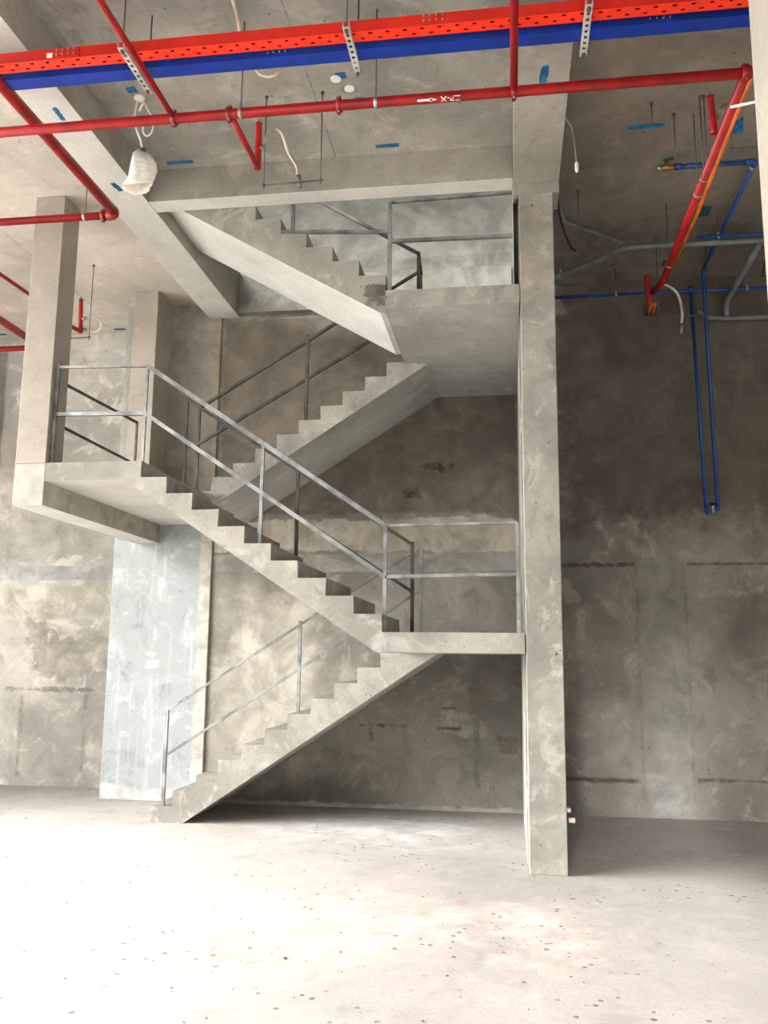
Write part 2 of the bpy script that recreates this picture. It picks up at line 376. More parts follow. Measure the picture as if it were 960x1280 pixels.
# ------------------------------------------------------------------ beams and columns
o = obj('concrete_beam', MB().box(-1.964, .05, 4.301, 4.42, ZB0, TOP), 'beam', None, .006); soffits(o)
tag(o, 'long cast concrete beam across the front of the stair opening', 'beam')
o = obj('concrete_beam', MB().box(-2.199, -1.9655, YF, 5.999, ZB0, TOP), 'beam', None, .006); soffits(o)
tag(o, 'wide pale concrete beam running back overhead on the left to the back wall', 'beam')
r = thing('concrete_beam', 'concrete beam running overhead towards the back, ending on the tall right column', 'beam', (.17, 4.36, 3.43))
obj('beam_span', MB().box(.0505, .292, YF, 4.36, ZB0, TOP), 'beam', r, .006)
obj('beam_end', MB().box(.0505, .292, 4.361, 4.55, 3.43, TOP), 'beam', r, .006)
o = obj('concrete_beam', MB().box(-1.964, .05, 5.93, 5.999, 3.5, 3.77), 'wall_back', None, .006)
tag(o, 'shallow concrete beam along the back wall high behind the stairs', 'beam')
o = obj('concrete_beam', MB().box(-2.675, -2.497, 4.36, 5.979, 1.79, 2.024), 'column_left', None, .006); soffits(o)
tag(o, 'short cantilever concrete beam under the left edge of the stair landing', 'beam')
o = obj('concrete_column', MB().box(.081, .257, 4.36, 4.55, 0, 3.43), 'column', None, .006)
tag(o, 'tall square concrete column standing on the floor at the right of the stairs', 'column')
o = obj('concrete_column', MB().box(-2.675, -2.497, 4.36, 4.54, 2.0245, ZL), 'column_left', None, .006)
tag(o, 'pale concrete column rising from the left landing to the ceiling, nearest on the left', 'column')
o = obj('concrete_column', MB().box(-2.662, -2.485, 5.70, 5.979, 2.0255, ZL), 'column_left', None, .006)
tag(o, 'greyer concrete column at the back of the left landing against the wall', 'column')
o = obj('concrete_column', MB().box(.775, 1.02, 2.3, 2.6, 0, ZH), 'column_left', None, .006)
tag(o, 'cream concrete column cut off by the top right corner of the picture', 'column')

# ------------------------------------------------------------------ staircase
ST = thing('staircase', 'bare cast concrete staircase zigzagging up between landings', 'staircase', (-.6, 5.2, 0))
def flight(y0, y1, x0, dx, dz, z0, n, waist):
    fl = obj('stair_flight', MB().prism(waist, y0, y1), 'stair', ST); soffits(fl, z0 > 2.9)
    for i in range(n):
        xa, xb = x0+dx*i, x0+dx*(i+1); za, zb = z0+dz*i, z0+dz*(i+1)
        jit = random.uniform(-.003, .003)
        obj('step', MB().prism([(xa, za), (xa+jit, zb+jit*.6), (xb, zb)], y0+.0005, y1-.0005), 'stair', fl)
h1 = 1.12/12
flight(5.25, 5.999, -2.165, .14, h1, 0, 11,
       [(-2.165, 0), (-.625, 11*h1), (-.625, 1.02), (-.42, 1.02), (-.455, 1.0), (-1.955, 0)])
h = .0905
flight(4.36, 5.08, -.63, -.146, h, 1.12, 9, [(-.63, 1.12), (-.63, 1.02), (-.66, 1.02), (-2.042, 1.9248), (-1.944, 1.9248), (-1.944, 1.9345)])
flight(5.25, 5.978, -1.865, .14, .09, 2.025, 9, [(-1.865, 2.025), (-.605, 2.835), (-.605, 2.825), (-.47, 2.825), (-1.85, 1.93), (-1.944, 1.93), (-1.944, 2.025)])
flight(4.421, 5.08, -.638, -.1485, .0918, 2.952, 9, [(-.638, 2.952), (-.638, 2.9), (-.632, 2.825), (-.665, 2.825), (-1.966, 3.584), (-1.964, 3.77)])
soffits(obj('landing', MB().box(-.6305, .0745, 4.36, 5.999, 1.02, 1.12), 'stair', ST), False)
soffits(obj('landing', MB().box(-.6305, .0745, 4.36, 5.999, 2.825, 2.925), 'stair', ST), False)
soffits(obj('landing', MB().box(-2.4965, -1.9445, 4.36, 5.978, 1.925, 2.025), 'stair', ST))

# ------------------------------------------------------------------ railings
def railing(label, bars, mat='rail', loc=None):
    loc = loc or bars[0][1]
    r = thing('steel_railing', label, 'railing', (loc[0], loc[1], min(min(p[2] for p in b[1:3]) for b in bars)))
    for part, p, q, *w in bars:
        obj(part, MB().bar(p, q, *(w or (.017,))), mat, r)
    return r
y = 4.40
railing('outer steel railing along the front of the middle flight and both its landings', [
    ('post', (-1.957, y, 2.0255), (-1.957, y, 2.567), .014), ('post', (-1.285, y, 1.5735), (-1.285, y, 2.10), .017),
    ('post', (-.623, y, 1.1205), (-.623, y, 1.66), .018), ('post', (.046, y, 1.1205), (.046, y, 1.672), .017), ('post', (-2.484, y, 2.0255), (-2.484, y, 2.60), .02),
    ('top_rail', (-2.48, y, 2.582), (-1.957, y, 2.569), .014), ('top_rail', (-1.957, y, 2.569), (-.623, y, 1.663), .019, .024), ('top_rail', (-.632, y, 1.663), (.046, y, 1.672), .014),
    ('mid_rail', (-2.48, y, 2.309), (-1.957, y, 2.298), .02), ('mid_rail', (-1.957, y, 2.298), (-.623, y, 1.400), .019, .022), ('mid_rail', (-.623, y, 1.400), (.046, y, 1.412), .018)])
y = 5.03
railing('inner steel handrail along the wall side of the middle flight', [
    ('post', (-.552, y, 1.1205), (-.552, y, 1.66), .02), ('post', (-1.247, y, 1.5735), (-1.247, y, 2.10), .02), ('post', (-1.965, y, 2.0255), (-1.965, y, 2.575), .016),
    ('top_rail', (-.552, y, 1.645), (-1.965, y, 2.565), .018), ('mid_rail', (-.552, y, 1.37), (-1.965, y, 2.29), .018),
    ('top_rail', (-1.965, y, 2.568), (-1.975, 5.29, 2.588), .016)], 'rail_dark')
y = 5.29
railing('thin steel railing up the lowest flight from the floor', [
    ('post', (-2.10, y, h1+.0005), (-2.10, y, .663), .020), ('post', (-1.272, y, 7*h1+.0005), (-1.272, y, 1.21), .018), ('post', (-.525, y, 1.1205), (-.525, y, 1.66), .018),
    ('top_rail', (-2.106, y, .655), (-.525, y, 1.665), .013), ('mid_rail', (-2.10, y, .385), (-.525, y, 1.40), .015),
    ('joint_sleeve', (-2.0, y, .7227), (-1.975, y, .7387), .018), ('joint_sleeve', (-1.42, y, 1.093), (-1.40, y, 1.106), .018), ('joint_sleeve', (-1.76, y, .604), (-1.735, y, .620), .02)])
railing('steel railing up the rear flight above the middle one', [
    ('post', (-1.98, y, 2.0255), (-1.98, y, 2.595), .016), ('post', (-1.27, y, 2.4755), (-1.27, y, 3.055), .02), ('post', (-.535, y, 2.9255), (-.535, y, 3.42), .02),
    ('top_rail', (-1.98, y, 2.588), (-.535, y, 3.46), .018), ('mid_rail', (-1.98, y, 2.345), (-.535, y, 3.19), .018)], 'rail_dark')
y = 5.03
railing('inner steel railing of the topmost flight seen under the beam', [
    ('post', (-.522, y, 2.9255), (-.522, y, 3.46), .02), ('top_rail', (-.522, y, 3.45), (-1.75, y, 4.21), .018), ('mid_rail', (-.522, y, 2.975), (-1.75, y, 3.735), .018),
    ('top_rail', (-.522, y, 3.45), (-.53, 5.28, 3.43), .018)], 'rail_dark')
y = 4.42
railing('steel railing on the upper landing under the long beam', [
    ('post', (-.617, y, 2.9255), (-.617, y, 3.462), .02), ('post', (-1.17, 4.45, 3.3200), (-1.17, 4.45, 3.9), .018),
    ('top_rail', (-.617, y, 3.462), (.045, y, 3.475), .014), ('mid_rail', (-.617, y, 3.235), (.045, y, 3.225), .018), ('mid_rail', (-.617, y, 3.290), (-1.225, y, 3.325), .018)])
r = thing('steel_channel', 'vertical steel channel standing between upper landing and right column', 'channel', (.063, 4.43, 2.926))
obj('channel_web', MB().box(.050, .0745, 4.445, 4.455, 2.9255, 3.425), 'rail_dark', r)
obj('channel_flange', MB().box(.046, .050, 4.40, 4.455, 2.9255, 3.425), 'galv_pale', r)
obj('channel_flange', MB().box(.0705, .0745, 4.40, 4.4445, 2.9255, 3.425), 'rail_dark', r)
railing('short dark railing on the far left edge of the left landing', [
    ('post', (-2.51, 5.52, 2.0245), (-2.51, 5.52, 2.570), .013), ('top_rail', (-2.51, 4.545, 2.526), (-2.51, 5.52, 2.566), .014),
    ('mid_rail', (-2.51, 4.545, 2.273), (-2.51, 5.52, 2.275), .013)], 'rail_dark')

# ------------------------------------------------------------------ sprinkler pipework
def coupling(parent, c, axis, r, name='coupling', mat='red_coupling', w=.024):
    c = Vector(c); a = Vector(axis).normalized()
    m = MB(); m.tube([c-a*w/2, c-a*w/2*.99, c+a*w/2*.99, c+a*w/2], [r*1.2, r*1.38, r*1.38, r*1.2], 20)
    o = obj(name, m, mat, parent)
    up = Vector((0, 0, 1)); sd = a.cross(up).normalized()
    for s in (1, -1):
        obj('bolt_lug', MB().bar(c+up*s*r*1.3, c+up*s*r*1.75, r*.75, w*.9), mat, o)
        obj('bolt', MB().tube([c+up*s*r*1.55-sd*r*.7, c+up*s*r*1.55+sd*r*.7], r*.17, 8), 'galv', o)
    return o
def clamp_hanger(parent, c, axis, r, ztop, mat='galv'):
    c = Vector(c); a = Vector(axis).normalized(); w = .014
    m = MB(); m.tube([c-a*w/2, c+a*w/2], r*1.14, 18, True)
    m.bar(c+Vector((0, 0, r*1.0)), c+Vector((0, 0, r*2.2)), .012, .012)
    o = obj('pipe_hanger', m, mat, parent)
    obj('threaded_rod', MB().tube([c+Vector((0, 0, r*2.0)), Vector((c.x, c.y, ztop))], .0032, 8), 'rod', o)
YM, ZM, RM = 3.235, 3.25, .0212
main = thing('sprinkler_pipe', 'long red sprinkler main pipe running right across below the trays', 'pipe', (-1.4, YM, ZM))
obj('pipe_run', MB().tube([(XW, YM, ZM), (.962, YM, ZM)], RM, 24), 'red', main)
for x in (-1.383, -1.139, -.669, .047, .937): coupling(main, (x, YM, ZM), (1, 0, 0), RM, w=.02 if x != .937 else .03)
clamp_hanger(main, (-.515, YM, ZM), (1, 0, 0), RM, ZH)
clamp_hanger(main, (-2.9, YM, ZM), (1, 0, 0), RM, ZL)
clamp_hanger(main, (-1.09, YM, ZM), (1, 0, 0), RM, ZH)
# stencilled pipe marking
cu = bpy.data.curves.new('pipe_marking', 'FONT'); cu.body = 'ZP-X'; cu.size = .030*S; cu.extrude = .0004*S; cu.align_x = 'CENTER'; cu.align_y = 'CENTER'
tmp = bpy.data.objects.new('tmp', cu); me = bpy.data.meshes.new_from_object(tmp); bpy.data.objects.remove(tmp); bpy.data.curves.remove(cu)
bm = bmesh.new(); bm.from_mesh(me); bpy.data.meshes.remove(me)
bmesh.ops.scale(bm, vec=(1.25/S, 1/S, 1/S), verts=bm.verts)
ar = [(.055, 0), (.085, .008), (.085, .004), (.135, .004), (.135, -.004), (.085, -.004), (.085, -.008)]
lo = [bm.verts.new((x, yy, -.0004)) for x, yy in ar]; hi = [bm.verts.new((x, yy, .0004)) for x, yy in ar]
bm.faces.new(lo[::-1]); bm.faces.new(hi)
for i in range(7): bm.faces.new((lo[i], lo[(i+1) % 7], hi[(i+1) % 7], hi[i]))
for v in bm.verts:                                   # upside-down lettering wrapped round the lower front of the pipe
    x, yy, e = -v.co.x, -v.co.y, v.co.z
    a = math.radians(-52) + yy/RM; rr = RM*1.012+e
    v.co = Vector((-.207+x, YM-rr*math.cos(a), ZM+rr*math.sin(a)))
mk = MB(); mk.b = bm
o = obj('pipe_marking', mk, 'white', main); o['label'] = 'white stencilled arrow and letters'

def pipe(label, pts, r, mat='red', loc=None, couplings=(), hang=(), name='sprinkler_pipe', seg=18):
    t = thing(name, label, 'pipe', loc or pts[0])
    obj('pipe_run', MB().tube(pts, r, seg), mat, t)
    for c, a in couplings: coupling(t, c, a, r)
    for c, a, z in hang: clamp_hanger(t, c, a, r, z)
    return t
pipe('thin red branch pipe crossing under the trays towards the viewer, left of the bracket pair', [(-1.387, 1.9, ZM), (-1.383, YM-.01, ZM)], .0125, couplings=())
pipe('thin red branch pipe crossing under the trays in line with the tall column', [(.045, 1.6, ZM), (.047, YM-.01, ZM)], .0155, hang=[((.0455, 2.68, ZM), (0, 1, 0), ZB0)])
EL = elbow((-2.08, 1, 3.35), (-2.08, 4.165, 3.35), (-5, 4.165, 3.35), .05)
t = thing('sprinkler_pipe', 'thick red pipe running back under the ceiling and elbowing left before the pale column', 'pipe', (-2.08, 4.165, 3.33))
obj('pipe_run', MB().tube([(-2.08, .8, 3.35), EL[0]], .0265, 22), 'red', t)
obj('elbow', MB().tube(EL, .0285, 22), 'red_coupling', t)
obj('pipe_run', MB().tube([EL[-1], (XW, 4.165, 3.35)], .0205, 22), 'red', t)
coupling(t, (-2.155, 4.165, 3.35), (1, 0, 0), .0205, w=.02)
clamp_hanger(t, (-2.262, 4.165, 3.35), (1, 0, 0), .0205, ZL)
d = thing('sprinkler_pipe', 'red pipe sloping away through the dark right bay to the back wall', 'pipe', (.94, 4.2, 3.23))
obj('pipe_run', MB().tube([(.94, YM+.02, ZM), (.945, 5.20, ZM), (.91, 5.32, ZM)], .0185, 20), 'red', d)
for yy in (4.0, 4.14, 4.93): clamp_hanger(d, (.942, yy, ZM), (0, 1, 0), .0185, ZR if yy > 4.58 else ZH)
# risers with flexible hoses
def riser(label, base, top, r, hose, tee=None, hlab=None, group=None):
    t = thing('sprinkler_drop', label, 'pipe', base)
    b, tp = Vector(base), Vector(top)
    obj('riser_pipe', MB().tube([b-Vector((0, 0, .012)), b, tp, tp+Vector((0, 0, .012))], [r*1.3, r*1.3, r*1.15, r*1.4], 14), 'red', t)
    obj('riser_cap', MB().tube([tp+Vector((0, 0, .012)), tp+Vector((0, 0, .03))], r*.5, 10), 'galv', t)
    if tee: obj('branch_arm', MB().tube([tee, base], r*1.1, 14), 'red', t)
    if hose:
        h_ = obj('flexible_hose', MB().tube(smooth_path(hose), r*.62, 12), 'hose', t)
        v0, v1 = Vector(hose[0]), Vector(hose[1]); dd = (v1-v0).normalized()
        obj('hose_nut', MB().tube([v0-dd*.004, v0+dd*.03], r*.95, 8), 'galv', h_)
        e, e2 = Vector(hose[-1]), Vector(hose[-2]); dd = (e-e2).normalized()
        obj('sprinkler_head', MB().tube([e-dd*.005, e+dd*.035, e+dd*.05, e+dd*.058], [r*.95, r*.95, r*.6, r*.9], 10), 'galv', h_)
    return t
riser('small red arm and riser with a cream hose arching to the ceiling bar', (-1.134, 3.636, 3.25), (-1.134, 3.636, 3.455), .0125,
      [(-1.126, 3.636, 3.335), (-1.103, 3.68, 3.436), (-1.078, 3.70, 3.482), (-1.048, 3.73, 3.468), (-1.022, 3.76, 3.39), (-.985, 3.78, 3.325), (-.974, 3.78, 3.27)],
      tee=(-1.139, YM+.015, ZM))
riser('small red riser with a looped hose behind the pale column', (-2.96, 5.5, 3.235), (-2.972, 5.5, 3.46), .013,
      [(-2.952, 5.5, 3.325), (-2.90, 5.52, 3.355), (-2.84, 5.54, 3.325), (-2.83, 5.54, 3.275), (-2.87, 5.54, 3.24), (-2.93, 5.53, 3.255)], tee=(-3.06, 5.17, 3.25))
riser('red riser with a silver hose nut beside the pipe in the right bay', (.918, 3.67, 3.285), (.910, 3.67, 3.44), .0125, [(.918, 3.67, 3.34), (.935, 3.68, 3.355), (.958, 3.7, 3.395)])
riser('dim red riser with a drooping hose near the dark back wall', (.888, 5.33, 3.185), (.882, 5.33, 3.35), .014,
      [(.90, 5.32, 3.255), (.95, 5.32, 3.30), (1.01, 5.33, 3.29), (1.065, 5.34, 3.235), (1.085, 5.34, 3.12), (1.078, 5.34, 3.04)])
pipe('thin red pipe above the thick one at the far left edge', [(-3.31, 3.6, 3.42), (-3.21, 5.45, 3.42)], .0125, hang=[((-3.26, 4.5, 3.42), (0, 1, 0), ZL)])
pipe('thick red pipe low at the far left edge, passing behind the pale column', [(-3.66, 4.6, 3.4), (-3.655, 6.15, 3.4)], .028, couplings=[((-3.655, 6.1, 3.4), (0, 1, 0))], hang=[((-3.658, 5.2, 3.4), (0, 1, 0), ZL)])
pipe('short horizontal red pipe at the left edge near the wall corner', [(XW, 6.2, 3.4), (-3.62, 6.2, 3.4)], .022, hang=[((-4.2, 6.2, 3.4), (1, 0, 0), ZL)])
pipe('orange conduit lying alongside the red pipe in the right bay', [(.985, 3.28, 3.3), (1.003, 4.46, 3.3), (.985, 5.3, 3.3)], .0085, 'orange', name='conduit')
t = thing('conduit_stub', 'short orange conduit stubs poking from the back wall under the blue pipe', 'conduit', (1.0, 5.98, 3.33))
for x in (.985, 1.01): obj('stub', MB().tube([(x, 5.80, 3.37), (x, 5.999, 3.37)], .009, 10), 'orange', t)
# hanging trapeze that holds the arching hose
def trapeze(label, x0, x1, y, z, ztop):
    t = thing('hanger_bar', label, 'hanger', ((x0+x1)/2, y, z))
    obj('cross_bar', MB().tube([(x0-.012, y, z), (x1+.012, y, z+.006)], .0042, 8), 'rod', t)
    for x, zz in ((x0, z), (x1, z+.006)):
        obj('threaded_rod', MB().tube([(x, y, zz-.02), (x, y, ztop)], .0028, 8), 'rod', t)
        obj('nut', MB().tube([(x, y, zz-.008), (x, y, zz+.008)], .0075, 6), 'rod', t)
        obj('ceiling_anchor', MB().tube([(x, y, ztop-.012), (x, y, ztop)], .008, 8), 'rod', t)
trapeze('thin bar on two rods holding the sprinkler head in front of the long beam', -1.133, -.856, 3.74, 3.213, ZH)
trapeze('thin bar on two rods at the ceiling left of the rear column', -3.03, -2.757, 5.24, 3.08, ZL)
trapeze('thin bar on two rods beside the cream column in the top right corner', 1.13, 1.30, 4.19, 3.50, ZH)
trapeze('dim thin bar on two rods in the dark right bay near the drooping hose', .95, 1.25, 5.36, 3.10, ZR)
def rod(label, x, y, z0, z1):
    m = MB().tube([(x, y, z0), (x, y, z1-.012)], .0028, 8); m.tube([(x, y, z1-.014), (x, y, z1)], .008, 8)
    tag(obj('threaded_rod', m, 'rod'), label, 'rod')
rod('bare hanging rod in the right bay left of the red riser', .845, 4.13, 3.44, ZH)
rod('bare hanging rod in the right bay, left of the blue valve', .72, 4.02, 3.56, ZH)
rod('bare hanging rod close to the red riser in the right bay', .96, 4.0, 3.36, ZH)
rod('bare rod hanging in the dark gap beside the tall column top', .42, 4.72, 3.34, ZR)

# ------------------------------------------------------------------ blue pipework in the right bay
ZB = 3.58
t = thing('water_pipe', 'blue water pipe from a green valve to an elbow, then down to the hanging tap', 'pipe', (1.3, 5.0, 1.9))
obj('pipe_run', MB().tube([(.90, 4.45, ZB), (1.275, 4.45, ZB)], .0125, 14), 'blue_pipe', t)
obj('elbow', MB().tube([(1.262, 4.45, ZB)] + elbow((.9, 4.45, ZB), (1.312, 4.45, ZB), (1.316, 5.5, ZB), .03) + [(1.313, 4.50, ZB)], .0165, 14), 'blue_pipe', t)
obj('pipe_run', MB().tube([(1.313, 4.53, ZB)] + elbow((1.313, 4.5, ZB), (1.318, 5.76, ZB), (1.33, 5.76, 1.98), .03) + [(1.333, 5.76, 1.955)], .0125, 14), 'blue_pipe', t)
v = obj('gate_valve', MB().tube([(.835, 4.45, ZB), (.845, 4.45, ZB), (.86, 4.45, ZB), (.872, 4.45, ZB), (.90, 4.45, ZB)], [.012, .02, .02, .014, .018], 12), 'brass', t)
obj('valve_handle', MB().bar((.845, 4.45, ZB+.04), (.895, 4.44, ZB+.045), .014, .010).tube([(.86, 4.45, ZB), (.86, 4.45, ZB+.042)], .006, 8), 'green', v)
obj('valve_cap', MB().tube([(.815, 4.45, ZB), (.836, 4.45, ZB)], .013, 10), 'galv', v)
obj('collar', MB().tube([(.905, 4.45, ZB), (.94, 4.45, ZB)], .0175, 12), 'blue_pipe', t)
obj('union', MB().tube([(1.313, 4.49, ZB), (1.313, 4.525, ZB)], .018, 10), 'galv', t)
t = thing('water_pipe', 'second blue pipe dropping straight down the right back wall, left of the first', 'pipe', (1.24, 5.76, 1.9))
obj('pipe_run', MB().tube([(1.232, 5.76, 3.44), (1.262, 5.76, 1.94)], .0115, 14), 'blue_pipe', t)
obj('elbow', MB().tube([(1.231, 5.76, 3.42), (1.231, 5.76, 3.465)], .0155, 14), 'blue_pipe', t)
t = thing('tap_fitting', 'small silver tap fitting joining the bottom ends of the two blue drop pipes', 'tap', (1.3, 5.76, 1.9))
obj('elbow', MB().tube([(1.262, 5.76, 1.965)] + elbow((1.262, 5.76, 2), (1.264, 5.76, 1.925), (1.3, 5.74, 1.935), .02) + [(1.285, 5.755, 1.93)], .0155, 12), 'blue_pipe', t)
obj('elbow', MB().tube([(1.333, 5.76, 1.985)] + elbow((1.333, 5.76, 2), (1.334, 5.76, 1.95), (1.3, 5.755, 1.94), .02) + [(1.312, 5.757, 1.943)], .0155, 12), 'blue_pipe', t)
b = obj('tap_body', MB().tube([(1.28, 5.755, 1.93), (1.315, 5.757, 1.943)], .013, 10).tube([(1.298, 5.756, 1.94), (1.298, 5.74, 1.98)], .011, 10), 'galv', t)
obj('tap_knob', MB().tube([(1.298, 5.742, 1.978), (1.298, 5.738, 1.986)], .018, 10), 'black', b)
pipe('dark blue pipe running level along the top of the right back wall', [(.26, 5.79, 3.445), (2.5, 5.79, 3.445)], .011, 'blue_pipe', name='water_pipe',
     hang=[((.75, 5.79, 3.445), (1, 0, 0), ZR), ((1.6, 5.79, 3.445), (1, 0, 0), ZR)])
pipe('short blue pipe higher up, vanishing behind the cream corner column', [(1.15, 5.12, 3.50), (2.5, 5.10, 3.50)], .0115, 'blue_pipe', name='water_pipe', hang=[((1.27, 5.12, 3.5), (1, 0, 0), ZR)])
pipe('grey conduit coming out beside the tall column and bending level to the right', [(.26, 5.67, 3.5), (.33, 5.60, 3.5)] + elbow((.33, 5.6, 3.5), (.76, 5.2, 3.5), (1.6, 5.2, 3.5), .06) + [(2.5, 5.2, 3.5)],
     .019, 'grey_pipe', name='drain_pipe', hang=[((.37, 5.562, 3.5), (.7, -.7, 0), ZR)])
pipe('thin dark grey pipe slanting under the slab beside the tall column top', [(.30, 4.75, 3.58), (.36, 4.98, 3.58), (.72, 5.19, 3.53)], .013, 'grey_pipe', name='drain_pipe')
pipe('dark grey pipe angling down behind the cream corner column', [(1.55, 5.25, 3.52)] + elbow((1.55, 5.25, 3.52), (1.49, 5.9, 3.40), (1.49, 5.9, 3.3), .05) + [(1.49, 5.9, 3.30)], .021, 'grey_pipe', name='drain_pipe')
pipe('dark grey pipe lying level on the back wall under the blue one, far right', [(1.30, 5.92, 3.36), (1.38, 5.93, 3.31), (1.5, 5.93, 3.295), (2.5, 5.93, 3.295)], .018, 'grey_pipe', name='drain_pipe')
tag(obj('cable', MB().tube(smooth_path([(1.62, 5.2, 3.629), (1.59, 5.2, 3.5), (1.55, 5.2, 3.36), (1.53, 5.2, 3.27)]), .006, 8), 'black'), 'black cable end hanging below the pipes at the right edge', 'cable')

# ------------------------------------------------------------------ cable trays on strut brackets
ZT = 3.35
def tray(label, y0, y1, hgt, side, base, loc, plates):
    t = thing('cable_tray', label, 'cable tray', loc)
    obj('side_wall', MB().box(XW, 1.2, y0, y0+.003, ZT, ZT+hgt), side, t)
    obj('side_wall', MB().box(XW, 1.2, y1-.003, y1, ZT, ZT+hgt), side, t)
    obj('tray_base', MB().box(XW, 1.2, y0+.003, y1-.003, ZT, ZT+.002), base, t)
    obj('cover', MB().box(XW, 1.2, y0+.003, y1-.003, ZT+hgt-.004, ZT+hgt-.002), side, t)
    for x, rows in plates:
        p = obj('splice_plate', MB().box(x-.055, x+.055, y0-.003, y0-.0002, ZT+.004, ZT+hgt-.004), side, t)
        for k in range(4):
            for z in rows: obj('bolt', MB().tube([(x-.036+.024*k, y0-.003, z), (x-.036+.024*k, y0-.010, z)], .0036, 8), 'galv', p)
    return t
tray('red perforated cable tray hung across the top of the room', 2.94, 3.0, .046, 'red_tray', 'red_tray_base', (-1, 2.97, ZT),
     [(-1.728, (ZT+.014, ZT+.034)), (-.254, (ZT+.014, ZT+.034))])
tray('blue cable tray hung parallel just behind the red one', 3.04, 3.106, .046, 'blue_tray', 'blue_tray', (-1, 3.07, ZT),
     [(-.886, (ZT+.016,)), (.589, (ZT+.016,))])
tag(obj('tag', MB().box(-1.808, -1.784, 2.9365, 2.9395, ZT+.006, ZT+.026), 'white'), 'small white tag stuck on the side of the red tray at left', 'tag')
def bracket(x, label, lean):
    t = thing('strut_bracket', label, 'bracket', (x, 3.02, ZT-.02), 'strut brackets carrying the trays')
    y0, y1, w, z1 = 2.885, 3.165, .026, ZT-.0004; z0 = z1-.022
    m = MB(); n = 9; step = (y1-y0)/n
    m.box(x-w/2, x-w/2+.007, y0, y1, z0, z0+.0025).box(x+w/2-.007, x+w/2, y0, y1, z0, z0+.0025)
    for i in range(n+1):
        c = y0+step*i; m.box(x-w/2+.007, x+w/2-.007, max(y0, c-.008), min(y1, c+.008), z0, z0+.0025)
    o = obj('slotted_face', m, 'galv_pale', t)
    obj('channel_side', MB().box(x-w/2, x-w/2+.0025, y0, y1, z0+.0025, z1), 'galv_pale', t)
    obj('channel_side', MB().box(x+w/2-.0025, x+w/2, y0, y1, z0+.0025, z1), 'galv_pale', t)
    for yy in (2.905, 3.15):
        r = obj('threaded_rod', MB().tube([(x, yy, z0-.012), (x, yy, ZH)], .0034, 8), 'rod', t)
        obj('nut', MB().tube([(x, yy, z0-.008), (x, yy, z0-.0005)], .0085, 6), 'rod', r)
bracket(-1.470, 'slotted steel bracket under the trays beside the left thin red branch pipe', 0)
bracket(-.578, 'slotted steel bracket under the trays, middle one of three', 0)
bracket(.3165, 'slotted steel bracket under the trays right of the tall column', 0)

# ------------------------------------------------------------------ ceiling fittings and loose cables
t = thing('hanging_lamp', 'lamp wrapped in a white bag dangling from the ceiling on a white cord', 'lamp', (-1.71, 3.65, 3.2))
obj('ceiling_rose', MB().tube([(-1.751, 3.665, ZH), (-1.751, 3.665, ZH-.012), (-1.751, 3.665, ZH-.02)], [.03, .028, .012], 16), 'white', t)
obj('cord', MB().tube(smooth_path([(-1.751, 3.665, ZH-.015), (-1.762, 3.662, 3.64), (-1.768, 3.66, 3.56), (-1.752, 3.66, 3.50), (-1.728, 3.66, 3.44), (-1.715, 3.66, 3.385)]), .005, 8), 'white', t)
obj('cord', MB().tube(smooth_path([(-1.745, 3.66, 3.60), (-1.722, 3.655, 3.64), (-1.70, 3.655, 3.60), (-1.672, 3.655, 3.55), (-1.67, 3.655, 3.49), (-1.69, 3.655, 3.462), (-1.715, 3.655, 3.48), (-1.72, 3.655, 3.56)]), .0045, 8), 'white', t)
obj('lamp_holder', MB().tube([(-1.713, 3.66, 3.40), (-1.71, 3.66, 3.335)], .012, 10), 'grey_pipe', t)
bm = MB(); rings = []
prof = [(3.385, .016, -1.722), (3.365, .036, -1.726), (3.34, .050, -1.716), (3.31, .060, -1.708), (3.27, .062, -1.706), (3.235, .060, -1.714), (3.21, .064, -1.722), (3.195, .068, -1.726)]
for k, (z, rx, cx) in enumerate(prof):
    ring = []
    for j in range(28):
        a = 2*math.pi*j/28
        q = 1+.10*math.sin(3*a+k*.5)+.06*math.sin(7*a-k)
        ring.append(bm.b.verts.new((cx+rx*q*math.cos(a)*1.05, 3.655+rx*.72*q*math.sin(a), z+.008*math.sin(2*a+k)+.010*math.cos(a)*(k > 3))))
    rings.append(ring)
for a, c in zip(rings, rings[1:]):
    for j in range(28):
        f = bm.b.faces.new((a[j], a[(j+1) % 28], c[(j+1) % 28], c[j])); f.smooth = True
o = obj('bag', bm, 'bag', t); o['label'] = 'crumpled white bag'
m = o.modifiers.new('thick', 'SOLIDIFY'); m.thickness = .003
t = thing('junction_disc', 'white round ceiling cover beside a blue patch, left of the pair', 'ceiling cover', (-.773, 3.65, ZH))
obj('cover_plate', MB().tube([(-.773, 3.65, ZH), (-.773, 3.65, ZH-.006), (-.773, 3.65, ZH-.009)], [.026, .026, .02], 20), 'white', t)
t = thing('junction_disc', 'white round ceiling cover on bare concrete, right of the pair', 'ceiling cover', (-.722, 3.727, ZH))
obj('cover_plate', MB().tube([(-.722, 3.727, ZH), (-.722, 3.727, ZH-.006), (-.722, 3.727, ZH-.009)], [.025, .025, .02], 20), 'white', t)
tag(obj('cable_loop', MB().tube(smooth_path([(-1.10, 3.42, 3.679), (-1.098, 3.40, 3.62), (-1.075, 3.40, 3.56), (-1.035, 3.40, 3.535), (-.995, 3.40, 3.54), (-.965, 3.40, 3.58), (-.955, 3.41, 3.65), (-.955, 3.42, 3.679)]), .007, 10), 'pink'), 'pale pink conduit loop drooping from the ceiling behind the blue tray', 'conduit')
tag(obj('cable', MB().tube(smooth_path([(-1.07, 2.9, 3.679), (-1.09, 3.05, 3.66), (-1.10, 3.15, 3.66), (-1.115, 3.24, 3.655), (-1.135, 3.32, 3.679)]), .007, 10), 'pink'), 'pale cable on the ceiling above the red tray', 'cable')
